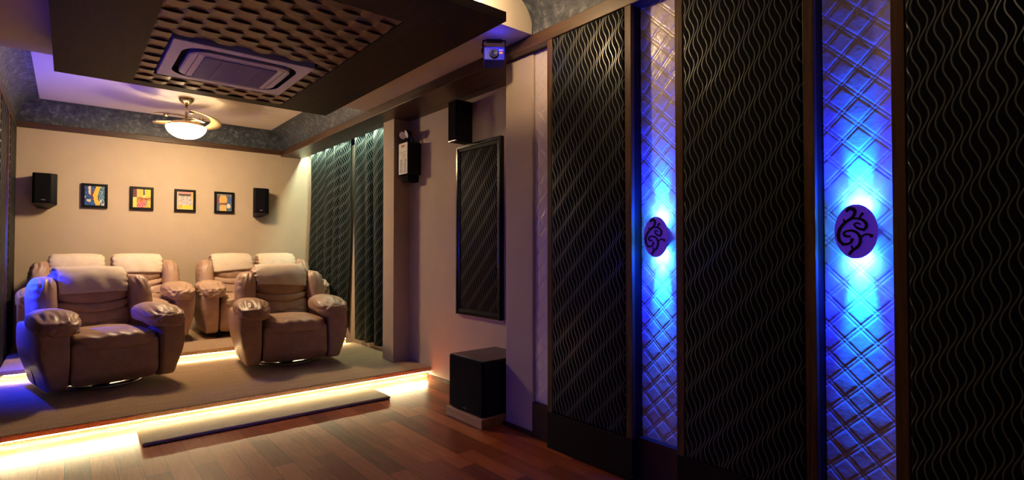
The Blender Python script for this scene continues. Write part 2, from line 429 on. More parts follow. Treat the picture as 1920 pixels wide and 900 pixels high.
def quilted(side, y0, y1, label):
    xf = XR if side > 0 else XL
    t = thing('quilted_panel', label, 'wall panel', (xf + side * 0.09, (y0 + y1) / 2, 0), 'cream quilted panels in the wall recesses')
    a = 0.119; gw = 0.0075                       # diamond diagonal, half distance between the twin stitch lines
    bm = B(); ny = max(6, int((y1 - y0) / 0.003)); nz = int((ZT0 - ZP) / 0.003)
    yc = (y0 + y1) / 2
    def hgt(y, z):
        u, v = (y - yc), z - 1.318
        p, q = (u + v) / a, (u - v) / a
        out = 0
        d = []
        for s in (p, q):
            f = abs(s - round(s)) * a / math.sqrt(2)     # metres from the nearest diagonal
            d.append(f)
        g = 0.0
        for f in d: g = max(g, math.exp(-((f - gw) / 0.0026) ** 2))
        bulge = min(1, max(0, min(d) - gw) / 0.006); bulge = math.sqrt(bulge)
        return 0.0009 * bulge - 0.0012 * g + 0.0012 * noise.noise(Vector((y * 16, z * 16, 3)))
    grid = []
    for j in range(nz + 1):
        z = ZP + (ZT0 - ZP) * j / nz
        grid.append([bm.verts.new((xf + side * (0.092 - hgt(y0 + (y1 - y0) * i / ny, z)), y0 + (y1 - y0) * i / ny, z)) for i in range(ny + 1)])
    for j in range(nz):
        for i in range(ny):
            f = (grid[j][i], grid[j][i + 1], grid[j + 1][i + 1], grid[j + 1][i])
            bm.faces.new(f)
    o = obj('leather_pad', bm, M['quilt'], t, smooth=True, recalc=False)
    md = o.modifiers.new('solid', 'SOLIDIFY'); md.thickness = 0.006; md.offset = -side
    xs = sorted((xf + side * 0.055, xf + side * 0.1175))
    obj('plinth', bx(xs[0], xs[1], y0, y1, 0.002, ZP - 0.001, bev=0.002), M['plinthred'], t)
    return t
SCROLL = [
    ([(365, 222), (378, 205), (405, 204), (424, 222), (420, 250), (400, 275), (368, 295), (335, 322), (308, 358), (298, 400), (306, 440), (330, 466), (362, 470), (392, 458), (402, 436)], (9, 17, 17, 15, 14, 13, 13, 14, 15, 15, 14, 12, 11, 11, 13)),
    ([(372, 292), (405, 280), (445, 280), (482, 292), (506, 318), (506, 345), (488, 362), (455, 356), (430, 340), (420, 322), (440, 312), (462, 322)], (5, 8, 10, 12, 13, 13, 12, 11, 9, 8, 8, 6)),
    ([(382, 412), (352, 408), (340, 390), (356, 374), (395, 368), (435, 382), (458, 412), (464, 448), (450, 482), (424, 504), (398, 522), (384, 542)], (10, 12, 11, 10, 11, 12, 13, 14, 14, 13, 13, 12)),
    ([(462, 428), (480, 410), (505, 398), (530, 400), (543, 410)], (7, 9, 9, 9, 14)),
    ([(452, 278), (464, 268), (474, 252), (480, 246)], (5, 9, 12, 11)),
    ([(352, 306), (342, 292), (340, 278)], (9, 8, 3)),
    ([(404, 500), (398, 490), (402, 478)], (9, 8, 3)),
    ([(332, 462), (328, 474), (332, 482)], (9, 8, 3)),
    ([(480, 362), (492, 374)], (9, 3)),
]
def sconce(side, yc, zc, label, lit=1.0, disc_lit=True):
    xf = XR if side > 0 else XL
    xd = xf + side * 0.020                       # front face of the disc
    rad = 0.109; rx = 0.076                      # an upright oval
    t = thing('wall_sconce', label, 'wall light', (xf + side * 0.08, yc, zc), 'round scroll sconces on the quilted panels')
    d = lathe(B(), [(0, 0), (rad - 0.002, 0), (rad, 0.002), (rad, 0.010), (0, 0.010)], n=64, axis='x')
    for v in d.verts: v.co = Vector((xd + side * v.co.x, yc + v.co.y * rx / rad, zc + v.co.z))
    obj('disc', d, M['disc'], t)
    bm = B()
    for pts, ws in SCROLL:
        P = [((px - 425) / 160 * rx, -(py - 375) / 203 * rad) for px, py in pts]
        W = [wv / 180 * rad * 0.72 for wv in ws]
        # smooth the stroke by Catmull-Rom
        Q, V = [], []
        for i in range(len(P) - 1):
            p0, p1, p2, p3 = P[max(i - 1, 0)], P[i], P[i + 1], P[min(i + 2, len(P) - 1)]
            for s in range(5):
                q = s / 5
                Q.append(tuple(0.5 * (2 * p1[k] + (p2[k] - p0[k]) * q + (2 * p0[k] - 5 * p1[k] + 4 * p2[k] - p3[k]) * q * q + (3 * p1[k] - p0[k] - 3 * p2[k] + p3[k]) * q ** 3) for k in (0, 1)))
                V.append(W[i] + (W[i + 1] - W[i]) * q)
        Q.append(P[-1]); V.append(W[-1])
        L, Rr = [], []
        for i, p in enumerate(Q):
            a, b = Q[max(i - 1, 0)], Q[min(i + 1, len(Q) - 1)]
            dx, dy = b[0] - a[0], b[1] - a[1]; l = math.hypot(dx, dy) or 1
            L.append((p[0] - dy / l * V[i], p[1] + dx / l * V[i])); Rr.append((p[0] + dy / l * V[i], p[1] - dx / l * V[i]))
        # round blobs at both ends
        outl = []
        def P3(p, dd): return (xd - side * dd, yc - side * p[0], zc + p[1])
        def capped(dd):
            return [bm.verts.new(P3(p, dd)) for p in L], [bm.verts.new(P3(p, dd)) for p in Rr]
        l0, r0 = capped(0.0); l1, r1 = capped(0.003)
        for i in range(len(L) - 1):
            bm.faces.new((l1[i], l1[i + 1], r1[i + 1], r1[i])); bm.faces.new((l0[i], l0[i + 1], l1[i + 1], l1[i])); bm.faces.new((r0[i], r0[i + 1], r1[i + 1], r1[i]))
        for (c_, wv) in ((Q[0], V[0]), (Q[-1], V[-1])):
            f0 = [bm.verts.new(P3((c_[0] + math.cos(q) * wv * 1.15, c_[1] + math.sin(q) * wv * 1.15), 0.0031)) for q in [2 * PI * k / 14 for k in range(14)]]
            bm.faces.new(f0)
            f1 = [bm.verts.new(P3((c_[0] + math.cos(q) * wv * 1.15, c_[1] + math.sin(q) * wv * 1.15), 0.0)) for q in [2 * PI * k / 14 for k in range(14)]]
            for k in range(14): bm.faces.new((f0[k], f0[(k + 1) % 14], f1[(k + 1) % 14], f1[k]))
    obj('scroll_inlay', bm, M['inlay'], t)
    xs = sorted((xd + side * 0.010, xf + side * 0.09))
    obj('mount', bx(xs[0], xs[1], yc - 0.035, yc + 0.035, zc - 0.05, zc + 0.05), M['black'], t)
    for sg in (1, -1):
        ln = bx(xs[0] + 0.01, xs[1] - 0.02, yc - 0.02, yc + 0.02, zc + sg * 0.051 - 0.002, zc + sg * 0.051 + 0.002)
        obj('lens', ln, M['bluelens'], t)
        e = light('sconce_beam', 'SPOT', (xf + side * 0.048, yc, zc + sg * 0.065), 300 * lit, BLUE, (0 if sg < 0 else PI, side * R(-42) * sg * -1, 0), spot_size=R(115), spot_blend=1.0, shadow_soft_size=0.03)
        light('sconce_led', 'POINT', (xf + side * 0.062, yc, zc + sg * 0.085), 2.2 * lit, (0.02, 0.26, 1.0), shadow_soft_size=0.01)
        light('sconce_lens_beam', 'SPOT', (xf + side * 0.040, yc, zc + sg * 0.075), (170 if sg < 0 else 85) * lit, (0.004, 0.19, 1.0), (0 if sg < 0 else PI, side * R(-17) * sg * -1, 0), spot_size=R(36), spot_blend=1.0, shadow_soft_size=0.01)
    return t
# right wall, from the pillar to the camera
quilted(1, 2.515, 2.722, 'narrow cream quilted strip between the plastered pillar and the first dark panel')
wave_panel(1, 1.835, 2.512, 'dark wave fabric panel nearest the pillar on the right wall')
quilted(1, 1.56, 1.832, 'cream quilted panel with the smaller, farther lit disc')
wave_panel(1, 0.890, 1.557, 'dark wave fabric panel between the two blue lit discs')
quilted(1, 0.622, 0.887, 'cream quilted panel with the larger, nearer lit disc')
wave_panel(1, -0.05, 0.619, 'darkest wave fabric panel at the right edge of the photo')
sconce(1, 1.695, 1.348, 'smaller looking round scroll disc, glowing blue, nearer the pillar', 1.0)
sconce(1, 0.750, 1.352, 'larger looking round scroll disc, glowing blue, at the far right', 1.0)
# left wall, only its far end shows
wave_panel(-1, 7.26, 8.14, 'dark fabric panel in the far left corner beside the back wall')
quilted(-1, 6.985, 7.257, 'quilted strip glowing blue at the far left edge of the photo')
wave_panel(-1, 6.30, 6.982, 'dark fabric panel cut by the left edge of the photo')
quilted(-1, 6.03, 6.297, 'quilted strip on the left wall, second from the back wall')
wave_panel(-1, 5.36, 6.027, 'dark fabric panel on the left wall beside the left armchair')
sconce(-1, 6.163, 1.35, 'blue scroll disc on the left wall beside the left armchair', 0.3)
sconce(-1, 7.12, 1.35, 'blue scroll disc on the left wall nearest the back wall', 0.5)

# ------------------------------------------------------------------ leather recliners
def wr(pt, f, seed): return noise.noise(Vector((pt.x * f[0] + seed, pt.y * f[1], pt.z * f[2])))
def lean(pt, k=0.32):
    return Vector((pt.x, pt.y + k * max(0, pt.z - 0.45), pt.z))
def recliner(name, label, cat, n, sw, seed, group):
    t = thing(name, label, cat, (0, 0, 0), group)
    L = M['leather']; aw = 0.19; hw = n * sw / 2
    pillows = []
    # swivel base / glide feet
    if n == 1:
        b = lathe(B(), [(0.20, 0.0), (0.30, 0.0), (0.305, 0.012), (0.29, 0.022), (0.22, 0.022), (0.20, 0.012)], n=48)
        obj('swivel_base', b, M['chrome'], t, smooth=True)
        b = lathe(B(), [(0.0, 0.002), (0.07, 0.002), (0.06, 0.085), (0, 0.085)], n=24); obj('pivot', b, M['black'], t)
    else:
        for sx in (-1, 1):
            for y in (-0.32, 0.30):
                b = lathe(B(), [(0.0, 0.0), (0.03, 0.0), (0.026, 0.075), (0, 0.075)], c=(sx * (hw - 0.02), y, 0), n=18); obj('foot', b, M['black'], t)
    obj('underframe', bx(-hw - 0.09, hw + 0.09, -0.34, 0.34, 0.075, 0.16, bev=0.01), M['black'], t)
    # arms
    for sd in (-1, 1):
        def arm(un, pt):
            z = pt.z
            k = ss(0.05, 0.45, z)
            x = pt.x
            x -= sd * (1 - k) ** 1.5 * 0.060 * ss(-1, 1, un.x * sd)                    # outer face runs in towards the floor
            y = pt.y
            if un.y < 0: y += (1 - ss(0.04, 0.30, z)) * 0.045 - 0.012 * math.sin(PI * min(1, z / 0.55))
            else: y -= (1 - ss(0.04, 0.35, z)) * 0.10
            return (x, y, z)
        b = soft(B(), (sd * (hw + 0.098), -0.05, 0.305), (0.099, 0.425, 0.255), 12, 18, arm)
        obj('arm_panel', b, L, t, smooth=True)
        def pad(un, pt):
            y = un.y
            d = ss(0.1, -1.0, y)                                            # 1 at the front end
            x = pt.x + sd * 0.012 * d
            z = pt.z - 0.045 * d * d + (0.02 * (1 - un.x ** 2) if un.z > 0 else 0)
            g = ss(0.15, -0.75, y)
            rip = 0.015 * g * wr(pt, (34, 8, 46), seed + sd) + 0.006 * g * math.sin(pt.z * 120 + 3 * noise.noise(pt * 9)) * ss(0.2, -0.8, un.z * 0.6 + 0.1)
            rip += 0.005 * wr(pt, (9, 6, 9), seed)
            return Vector((x, pt.y, z)) + Vector((un.x, un.y, un.z)) * rip
        b = soft(B(), (sd * (hw + 0.055), -0.185, 0.582), (0.154, 0.335, 0.078), 3.0, 24, pad)
        obj('arm_pad', b, L, t, smooth=True)
        # seam across the pad
        # wing beside the back cushion
        def wing(un, pt):
            tp = ss(0.35, 1.0, un.z)
            rip = 0.007 * tp * math.sin(pt.x * 130 + 2.5 * noise.noise(pt * 14 + Vector((seed, 0, 0)))) * ss(-0.3, -0.9, un.y)
            rip += 0.006 * ss(0.2, 0.9, un.x * sd) * math.sin(pt.z * 95 + 3 * noise.noise(pt * 8)) * ss(0.0, -0.6, un.y) * ss(-0.2, 0.6, un.z)
            q = Vector((pt.x + sd * (-0.02) * tp - sd * 0.01 * (1 - tp), pt.y - 0.03 * (1 - un.x ** 2) * (1 if un.y < 0 else 0), pt.z + 0.012 * (un.x * -sd) * tp)) + un * rip
            return lean(q, 0.28)
        b = soft(B(), (sd * (hw + 0.055), 0.215, 0.655), (0.095, 0.165, 0.270), 3.6, 20, wing)
        obj('side_wing', b, L, t, smooth=True)
        if True:
            h_ = bx(sd * (hw + 0.186) - 0.006, sd * (hw + 0.186) + 0.006, -0.30, -0.24, 0.40, 0.47, bev=0.004)
            obj('release_latch', h_, M['black'], t)
    for i in range(n):
        cx = (i - (n - 1) / 2) * sw
        # front panel with faint stitched seams
        def front(un, pt):
            y = pt.y - (0.018 * (1 - un.x ** 2) * (1 - un.z ** 2) if un.y < 0 else 0)
            if un.y < 0:
                for q in (-0.22, 0.28):
                    y += 0.004 * math.exp(-((un.x - q) / 0.03) ** 2)
                y += 0.045 * (1 - ss(0.05, 0.16, pt.z))
            return (pt.x, y, pt.z)
        b = soft(B(), (cx, -0.38, 0.245), (sw / 2 - 0.006, 0.085, 0.185), 8, 26, front)
        obj('footrest_panel', b, L, t, smooth=True)
        def cush(un, pt):
            z = pt.z
            if un.z > 0: z += 0.028 * (1 - un.x ** 2) * (1 - 0.5 * un.y ** 2) + 0.006 * wr(pt, (10, 4, 2), seed + i)
            y = pt.y - (0.018 * (1 - un.x ** 2) if un.y < 0 else 0)
            z += 0.006 * math.sin(pt.x * 55 + 4 * noise.noise(pt * 5)) * ss(-0.4, -0.9, un.y) * (1 if un.z > 0 else 0)
            return (pt.x, y, z)
        b = soft(B(), (cx, -0.125, 0.40), (sw / 2 - 0.002, 0.36, 0.072), 4.5, 22, cush)
        s_ = obj('seat_cushion', b, L, t, smooth=True)
        pp = [(cx + (sw / 2 - 0.03) * q, -0.478 - 0.017 * (1 - q * q) + 0.02 * abs(q) ** 6, 0.402 + 0.012 * (1 - q * q)) for q in [k / 12 - 1 for k in range(25)]]
        obj('piping', tube(B(), pp, 0.0035, 6), L, s_, smooth=True)
        # lumbar, smiling roll and head pillow
        def lum(un, pt):
            y = pt.y + 0.004 * wr(pt, (8, 8, 20), seed + 2)
            z = pt.z - (0.035 * (1 - un.x ** 2) if un.z > 0 else 0)
            return lean(Vector((pt.x, y, z)))
        b = soft(B(), (cx, 0.235, 0.535), (sw / 2 - 0.025, 0.135, 0.150), 3.6, 20, lum)
        obj('lumbar_cushion', b, L, t, smooth=True)
        def roll(un, pt):
            sm = (1 - un.x ** 2)
            rp = 0.005 * math.sin(pt.x * 85 + 5 * noise.noise(pt * 7)) * ss(0.3, 1, abs(un.x))
            return lean(Vector((pt.x, pt.y + rp, pt.z - 0.052 * sm)))
        b = soft(B(), (cx, 0.225, 0.690), (sw / 2 - 0.022, 0.135, 0.050), 2.8, 20, roll)
        obj('back_roll', b, L, t, smooth=True)
        def head(un, pt):
            sm = (1 - un.x ** 2)
            z = pt.z - (0.055 * sm * ss(0.1, -0.9, un.z)) + 0.008 * sm * ss(0.2, 1, un.z)
            e = ss(0.72, 0.98, abs(un.x))
            rp = 0.007 * e * math.sin(pt.z * 130 + 3 * noise.noise(pt * 9 + Vector((seed, i, 0))))
            y = pt.y - 0.025 * sm * (1 if un.y < 0 else 0)
            return lean(Vector((pt.x, y, z)) + un * rp)
        b = soft(B(), (cx, 0.245, 0.845), (sw / 2 - 0.028, 0.140, 0.140), 7.0, 28, head, e=2.5)
        pillows.append((cx, BVHTree.FromBMesh(b)))
        obj('head_pillow', b, L, t, smooth=True)
    def shell(un, pt): return lean(Vector((pt.x, pt.y - 0.02 * (1 - ss(0.05, 0.3, pt.z)), pt.z)), 0.27)
    b = soft(B(), (0, 0.345, 0.500), (hw + 0.085, 0.085, 0.365), 7, 16, shell)
    obj('back_shell', b, L, t, smooth=True)
    return t, pillows
def towel(name, pillow, label, mat, seed, wid=0.505, front=0.775):
    """cloth laid over the head pillow: rays towards the pillow's axis find its surface"""
    cx, bvh = pillow
    bm = B(); nu, nv = 30, 40
    axis = Vector((0, 0.375, 0.84))
    cols = []
    for i in range(nu + 1):
        u = i / nu * 2 - 1; x = cx + u * wid / 2
        o = Vector((max(cx - 0.245, min(cx + 0.245, x)), axis.y, axis.z))
        def at(a):
            d = Vector((0, -math.cos(a), math.sin(a)))
            hit = bvh.ray_cast(o + d * 0.6, -d)
            p = hit[0] if hit[0] is not None else o + d * 0.13
            off = 0.011 + 0.004 * noise.noise(Vector((x * 9 + seed, a * 2.2, seed))) + 0.004 * math.sin(x * 38 + a * 3 + seed) * ss(R(60), R(-20), a)
            p = p + d * off
            return Vector((x + 0.006 * noise.noise(Vector((a * 3, seed, u))), p.y, p.z))
        want = front + 0.010 * math.sin(x * 7 + seed) - 0.008 * u * (1 if seed < 4 else -1)
        a0 = R(-42)                                       # the front hem, then over the top to the rear
        while at(a0).z < want and a0 < R(40): a0 += R(0.5)
        cols.append([at(a0 + (R(196) - a0) * k / nv) for k in range(nv + 1)])
    grid = [[bm.verts.new(cols[i][k]) for i in range(nu + 1)] for k in range(nv + 1)]
    for k in range(nv):
        for i in range(nu): bm.faces.new((grid[k][i], grid[k][i + 1], grid[k + 1][i + 1], grid[k + 1][i]))
    o = obj(name, bm, M['towel'], smooth=True, recalc=True)
    md = o.modifiers.new('cloth', 'SOLIDIFY'); md.thickness = 0.007; md.offset = 1
    # origin at the middle of the fold, then carried to its chair
    c = Vector((cx, 0.375, 0.95)); o.data.transform(Matrix.Translation(-c))
    o.matrix_world = mat @ Matrix.Translation(c)
    o['label'] = label; o['category'] = 'towel'; o['group'] = 'cream headrest towels'
    return o
def place(t, x, y, z, rz):
    t.location = (x, y, z); t.rotation_euler = (0, 0, rz)
    return Matrix.Translation((x, y, z)) @ Matrix.Rotation(rz, 4, 'Z')
G1, G2 = 'front row recliners', 'back row loveseats'
r1, pl1 = recliner('recliner_chair', 'tan leather armchair at front left, its left side lit blue', 'armchair', 1, 0.62, 1.3, G1)
m1 = place(r1, 0.235, 5.93, P1 + 0.002, R(12))
r2 = copy_tree(r1); r2['label'] = 'tan leather armchair at front right, nearest the curtains'
m2 = place(r2, 1.785, 5.86, P1 + 0.002, R(-5))
s1, pl2 = recliner('recliner_loveseat', 'tan leather loveseat in the back row, behind the left armchair', 'sofa', 2, 0.565, 4.1, G2)
m3 = place(s1, 0.375, 7.53, P2 + 0.002, R(1))
s2 = copy_tree(s1); s2['label'] = 'tan leather loveseat in the back row, beside the dark curtains'
m4 = place(s2, 1.972, 7.56, P2 + 0.002, R(-1))
towel('headrest_towel', pl1[0], 'cream towel over the headrest of the front left armchair', m1, 0.3)
towel('headrest_towel', pl1[0], 'cream towel over the headrest of the front right armchair', m2, 2.1)
for mm, lab, sd in ((m3, 'left loveseat', 5.0), (m4, 'right loveseat', 9.0)):
    towel('headrest_towel', pl2[0], 'pale towel over the left headrest of the back row %s' % lab, mm, sd, 0.49)
    towel('headrest_towel', pl2[1], 'pale towel over the right headrest of the back row %s' % lab, mm, sd + 1.7, 0.49)

# ------------------------------------------------------------------ curtains
def curtain(y0t, y1t, y0b, y1b, zb, label, seed):
    bm = B(); nu, nv = 220, 40; rows = []
    for j in range(nv + 1):
        v = j / nv; z = zb + (ZT1 - 0.004 - zb) * v
        row = []
        for i in range(nu + 1):
            u = i / nu
            y = (y0b + (y1b - y0b) * u) * (1 - v) + (y0t + (y1t - y0t) * u) * v
            ph = 2 * PI * u * (y1t - y0t) / 0.30 + 2.6 * noise.noise(Vector((u * 5, v * 1.2, seed)))
            amp = 0.040 + 0.012 * noise.noise(Vector((u * 7 + seed, v * 2, 0))) + 0.004 * (1 - v)
            row.append(bm.verts.new((2.81 + amp * math.sin(ph) + 0.010 * noise.noise(Vector((u * 22, v * 2, seed))), y + 0.012 * math.cos(ph), z + 0.012 * (1 - v) * math.sin(ph * 0.5 + seed) * (1 if j == 0 else 0))))
        rows.append(row)
    for j in range(nv):
        for i in range(nu): bm.faces.new((rows[j][i], rows[j][i + 1], rows[j + 1][i + 1], rows[j + 1][i]))
    wdt = (y1t - y0t) * 1.35 * 1.3
    l = bm.loops.layers.uv.verify()
    idx = {}
    for j, row in enumerate(rows):
        for i, v in enumerate(row): idx[v] = (20 - i / nu * wdt, v.co.z * 1.3)
    for f in bm.faces:
        for lp in f.loops: lp[l].uv = idx[lp.vert]
    o = obj('curtain', bm, M['curtain'], smooth=True)
    md = o.modifiers.new('cloth', 'SOLIDIFY'); md.thickness = 0.004
    return tag(center(o), label, 'curtain', 'dark wave curtains')
curtain(5.30, 6.50, 5.32, 6.40, 0.165, 'dark wave patterned curtain hanging next to the plastered column', 1.0)
curtain(6.56, 8.16, 6.72, 8.14, 0.245, 'dark wave patterned curtain nearer the back wall, behind the right loveseat', 7.0)

# ------------------------------------------------------------------ hanging wood canopy with woven field and air conditioner
ZW = 2.60
t = thing('ceiling_canopy', 'large dark wood canopy with woven slats hung under the ceiling', 'ceiling panel', (0.92, 3.76, ZW))
cx0, cx1, cy0, cy1 = -0.094, 1.93, 2.36, 5.17
wx0, wx1, wy0, wy1 = 0.375, 1.480, 2.75, 5.03
fr = B()
box(fr, cx0, cx1, cy0, wy0, ZW, ZW + 0.055); box(fr, cx0, cx1, wy1, cy1, ZW, ZW + 0.055)
box(fr, cx0, wx0, wy0, wy1, ZW, ZW + 0.055); box(fr, wx1, cx1, wy0, wy1, ZW, ZW + 0.055)
obj('wood_frame', fr, M['ebony'], t)
obj('backing_panel', bx(cx0 + 0.10, cx1 - 0.10, cy0 + 0.34, cy1 - 0.06, ZW + 0.056, ZT1 - 0.001), M['plinth'], t)
ax0, ax1, ay0, ay1 = 0.487, 1.357, 3.845, 4.70
bm = B(); rows_ = 26; hp = (wx1 - wx0) / 10.0; rw = (wy1 - wy0) / rows_
for r in range(rows_):
    ya, yb = wy0 + r * rw + 0.0015, wy0 + (r + 1) * rw - 0.0015
    seg = 100; prev = None
    for i in range(seg + 1):
        x = wx0 + (wx1 - wx0) * i / seg
        sv = math.sin(PI * (x - wx0) / hp + PI * (r % 2)); z = ZW + 0.006 - 0.0075 * math.copysign(abs(sv) ** 0.5, sv)
        inside = ax0 - 0.004 < x < ax1 + 0.004 and ya < ay1 and yb > ay0
        if inside: prev = None; continue
        cur = [bm.verts.new((x, ya, z)), bm.verts.new((x, yb, z)), bm.verts.new((x, yb, z + 0.010)), bm.verts.new((x, ya, z + 0.010))]
        if prev:
            for k in range(4): bm.faces.new((prev[k], prev[(k + 1) % 4], cur[(k + 1) % 4], cur[k]))
        prev = cur
obj('woven_slats', bm, M['weave'], t, smooth=False)['label'] = 'bowed wooden slats woven in a basket pattern'

def rrect(x0, x1, y0, y1, r, n=8):
    pts = []
    for cx_, cy_, a0 in ((x1 - r, y1 - r, 0), (x0 + r, y1 - r, 90), (x0 + r, y0 + r, 180), (x1 - r, y0 + r, 270)):
        for k in range(n + 1):
            a = R(a0 + 90 * k / n); pts.append((cx_ + r * math.cos(a), cy_ + r * math.sin(a)))
    return pts
def bridge(bm, loops):
    vs_ = [[bm.verts.new(p) for p in lp] for lp in loops]
    n = len(vs_[0])
    for a, b in zip(vs_, vs_[1:]):
        for k in range(n): bm.faces.new((a[k], a[(k + 1) % n], b[(k + 1) % n], b[k]))
    return vs_
t = thing('air_conditioner', 'square white cassette air conditioner set in the woven ceiling canopy', 'air conditioner', ((ax0 + ax1) / 2, (ay0 + ay1) / 2, ZW - 0.012))
zb = ZW - 0.014
def lp(x0, x1, y0, y1, r, z): return [(x, y, z) for x, y in rrect(x0, x1, y0, y1, r)]
ins = 0.070
bm = B(); v = bridge(bm, [lp(ax0, ax1, ay0, ay1, 0.006, ZW + 0.05), lp(ax0, ax1, ay0, ay1, 0.006, zb + 0.004), lp(ax0 + 0.004, ax1 - 0.004, ay0 + 0.004, ay1 - 0.004, 0.006, zb),
    lp(ax0 + ins, ax1 - ins, ay0 + ins, ay1 - ins, 0.15, zb), lp(ax0 + ins, ax1 - ins, ay0 + ins, ay1 - ins, 0.15, zb + 0.004)])
obj('outer_panel', bm, M['acplastic'], t)
bm = B(); v = bridge(bm, [lp(ax0 + ins + 0.0005, ax1 - ins - 0.0005, ay0 + ins + 0.0005, ay1 - ins - 0.0005, 0.15, zb + 0.002), lp(ax0 + ins - 0.001, ax1 - ins + 0.001, ay0 + ins - 0.001, ay1 - ins + 0.001, 0.15, zb + 0.045)]); bm.faces.new(v[1])
obj('air_slot', bm, M['void'], t)
i2 = ins + 0.042
bm = B(); v = bridge(bm, [lp(ax0 + i2, ax1 - i2, ay0 + i2, ay1 - i2, 0.12, zb + 0.018), lp(ax0 + i2, ax1 - i2, ay0 + i2, ay1 - i2, 0.12, zb - 0.006), lp(ax0 + i2 + 0.012, ax1 - i2 - 0.012, ay0 + i2 + 0.012, ay1 - i2 - 0.012, 0.11, zb - 0.012)])
bm.faces.new(v[-1])
obj('centre_panel', bm, M['acplastic'], t)
gx0, gx1, gy0, gy1 = ax0 + 0.205, ax1 - 0.205, ay0 + 0.185, ay1 - 0.165
bm = B()
for k in range(40):
    y = gy0 + (gy1 - gy0) * (k + 0.5) / 40
    box(bm, gx0, gx1, y - 0.0042, y + 0.0042, zb - 0.0185, zb - 0.0125)
box(bm, gx0, gx1, gy0, gy1, zb - 0.0145, zb - 0.0125)
g = obj('intake_grille', bm, M['acgrille'], t)
bm = B()
for q in (0.25, 0.5, 0.75): box(bm, gx0 + (gx1 - gx0) * q - 0.003, gx0 + (gx1 - gx0) * q + 0.003, gy0, gy1, zb - 0.0195, zb - 0.0186)
obj('grille_bar', bm, M['acgrille'], g)
bm = B(); v = bridge(bm, [lp(gx0 - 0.045, gx1 + 0.045, gy0 - 0.03, gy1 + 0.03, 0.012, zb - 0.0121), lp(gx0 - 0.042, gx1 + 0.042, gy0 - 0.027, gy1 + 0.027, 0.012, zb - 0.0136), lp(gx0 - 0.039, gx1 + 0.039, gy0 - 0.024, gy1 + 0.024, 0.012, zb - 0.0121)])
obj('filter_frame', bm, M['greyink'], t)

t = thing('canopy_lamp', 'small glowing lamp lying on top of the front edge of the wood canopy', 'lamp', (1.80, 2.47, ZW + 0.056))
obj('lamp_base', lathe(B(), [(0.0, 2.656), (0.03, 2.656), (0.028, 2.672), (0.012, 2.680), (0.012, 2.700), (0.0, 2.700)], (1.80, 2.47, 0), 20), M['brass'], t, smooth=True)
obj('bulb', lathe(B(), [(0.0, 2.7005), (0.012, 2.7005), (0.022, 2.715), (0.024, 2.728), (0.016, 2.744), (0.0, 2.750)], (1.80, 2.47, 0), 20), M['ledtube'], t, smooth=True)
obj('wire', tube(B(), [(1.805, 2.44, 2.664), (1.83, 2.42, 2.672), (1.84, 2.43, 2.69), (1.86, 2.45, 2.665), (1.90, 2.48, 2.66)], 0.003, 6), M['black'], t, smooth=True)

# ------------------------------------------------------------------ ceiling fan with lamp
fx, fy = 1.0, 6.88
t = thing('ceiling_fan', 'brass ceiling fan with folded blades and a glowing glass bowl lamp', 'ceiling fan', (fx, fy, ZC))
obj('canopy', lathe(B(), [(0.078, ZC - 0.001), (0.078, ZC - 0.014), (0.066, ZC - 0.045), (0.036, ZC - 0.075), (0.022, ZC - 0.085), (0, ZC - 0.085)], (fx, fy, 0), 36), M['brass'], t, smooth=True)
obj('downrod', tube(B(), [(fx, fy, ZC - 0.083), (fx, fy, 2.70)], 0.0125, 16), M['brass'], t, smooth=True)
obj('motor_housing', lathe(B(), [(0.0, 2.735), (0.035, 2.735), (0.05, 2.715), (0.13, 2.705), (0.178, 2.675), (0.183, 2.655), (0.0, 2.655)], (fx, fy, 0), 48), M['brass'], t, smooth=True)
obj('glass_bowl', lathe(B(), [(0.194, 2.654), (0.196, 2.640), (0.186, 2.610), (0.162, 2.580), (0.127, 2.553), (0.08, 2.532), (0.035, 2.524), (0, 2.523)], (fx, fy, 0), 48), M['lampglass'], t, smooth=True)
def blade(a0):
    """a crescent blade folded round the housing, falling from its pivot towards the lamp's rim"""
    bm = B(); n = 28; top = []
    for i in range(n + 1):
        q = i / n; a = a0 + q * R(150)
        rr = 0.19 + 0.105 * math.sin(PI * (0.10 + 0.62 * q))
        wd = 0.014 + 0.042 * math.sin(PI * (0.08 + 0.86 * q)) ** 0.8
        z = 2.800 - 0.115 * q
        for e, dz in ((-1, 0.018), (1, -0.018)):
            r_ = rr + e * wd
            top.append(bm.verts.new((fx + r_ * math.cos(a), fy + r_ * math.sin(a), z + dz * math.sin(PI * q))))
    for i in range(n): bm.faces.new((top[2 * i], top[2 * i + 1], top[2 * i + 3], top[2 * i + 2]))
    o = obj('blade', bm, M['blade'], t, smooth=True)
    md = o.modifiers.new('solid', 'SOLIDIFY'); md.thickness = 0.006
    k = lathe(B(), [(0, 2.800), (0.024, 2.800), (0.028, 2.785), (0.022, 2.768), (0.010, 2.760), (0, 2.760)], (fx + 0.200 * math.cos(a0 + 0.1), fy + 0.200 * math.sin(a0 + 0.1), 0), 20)
    obj('blade_pivot', k, M['brass'], o, smooth=True)
for a0 in (R(30), R(150), R(270)): blade(a0)

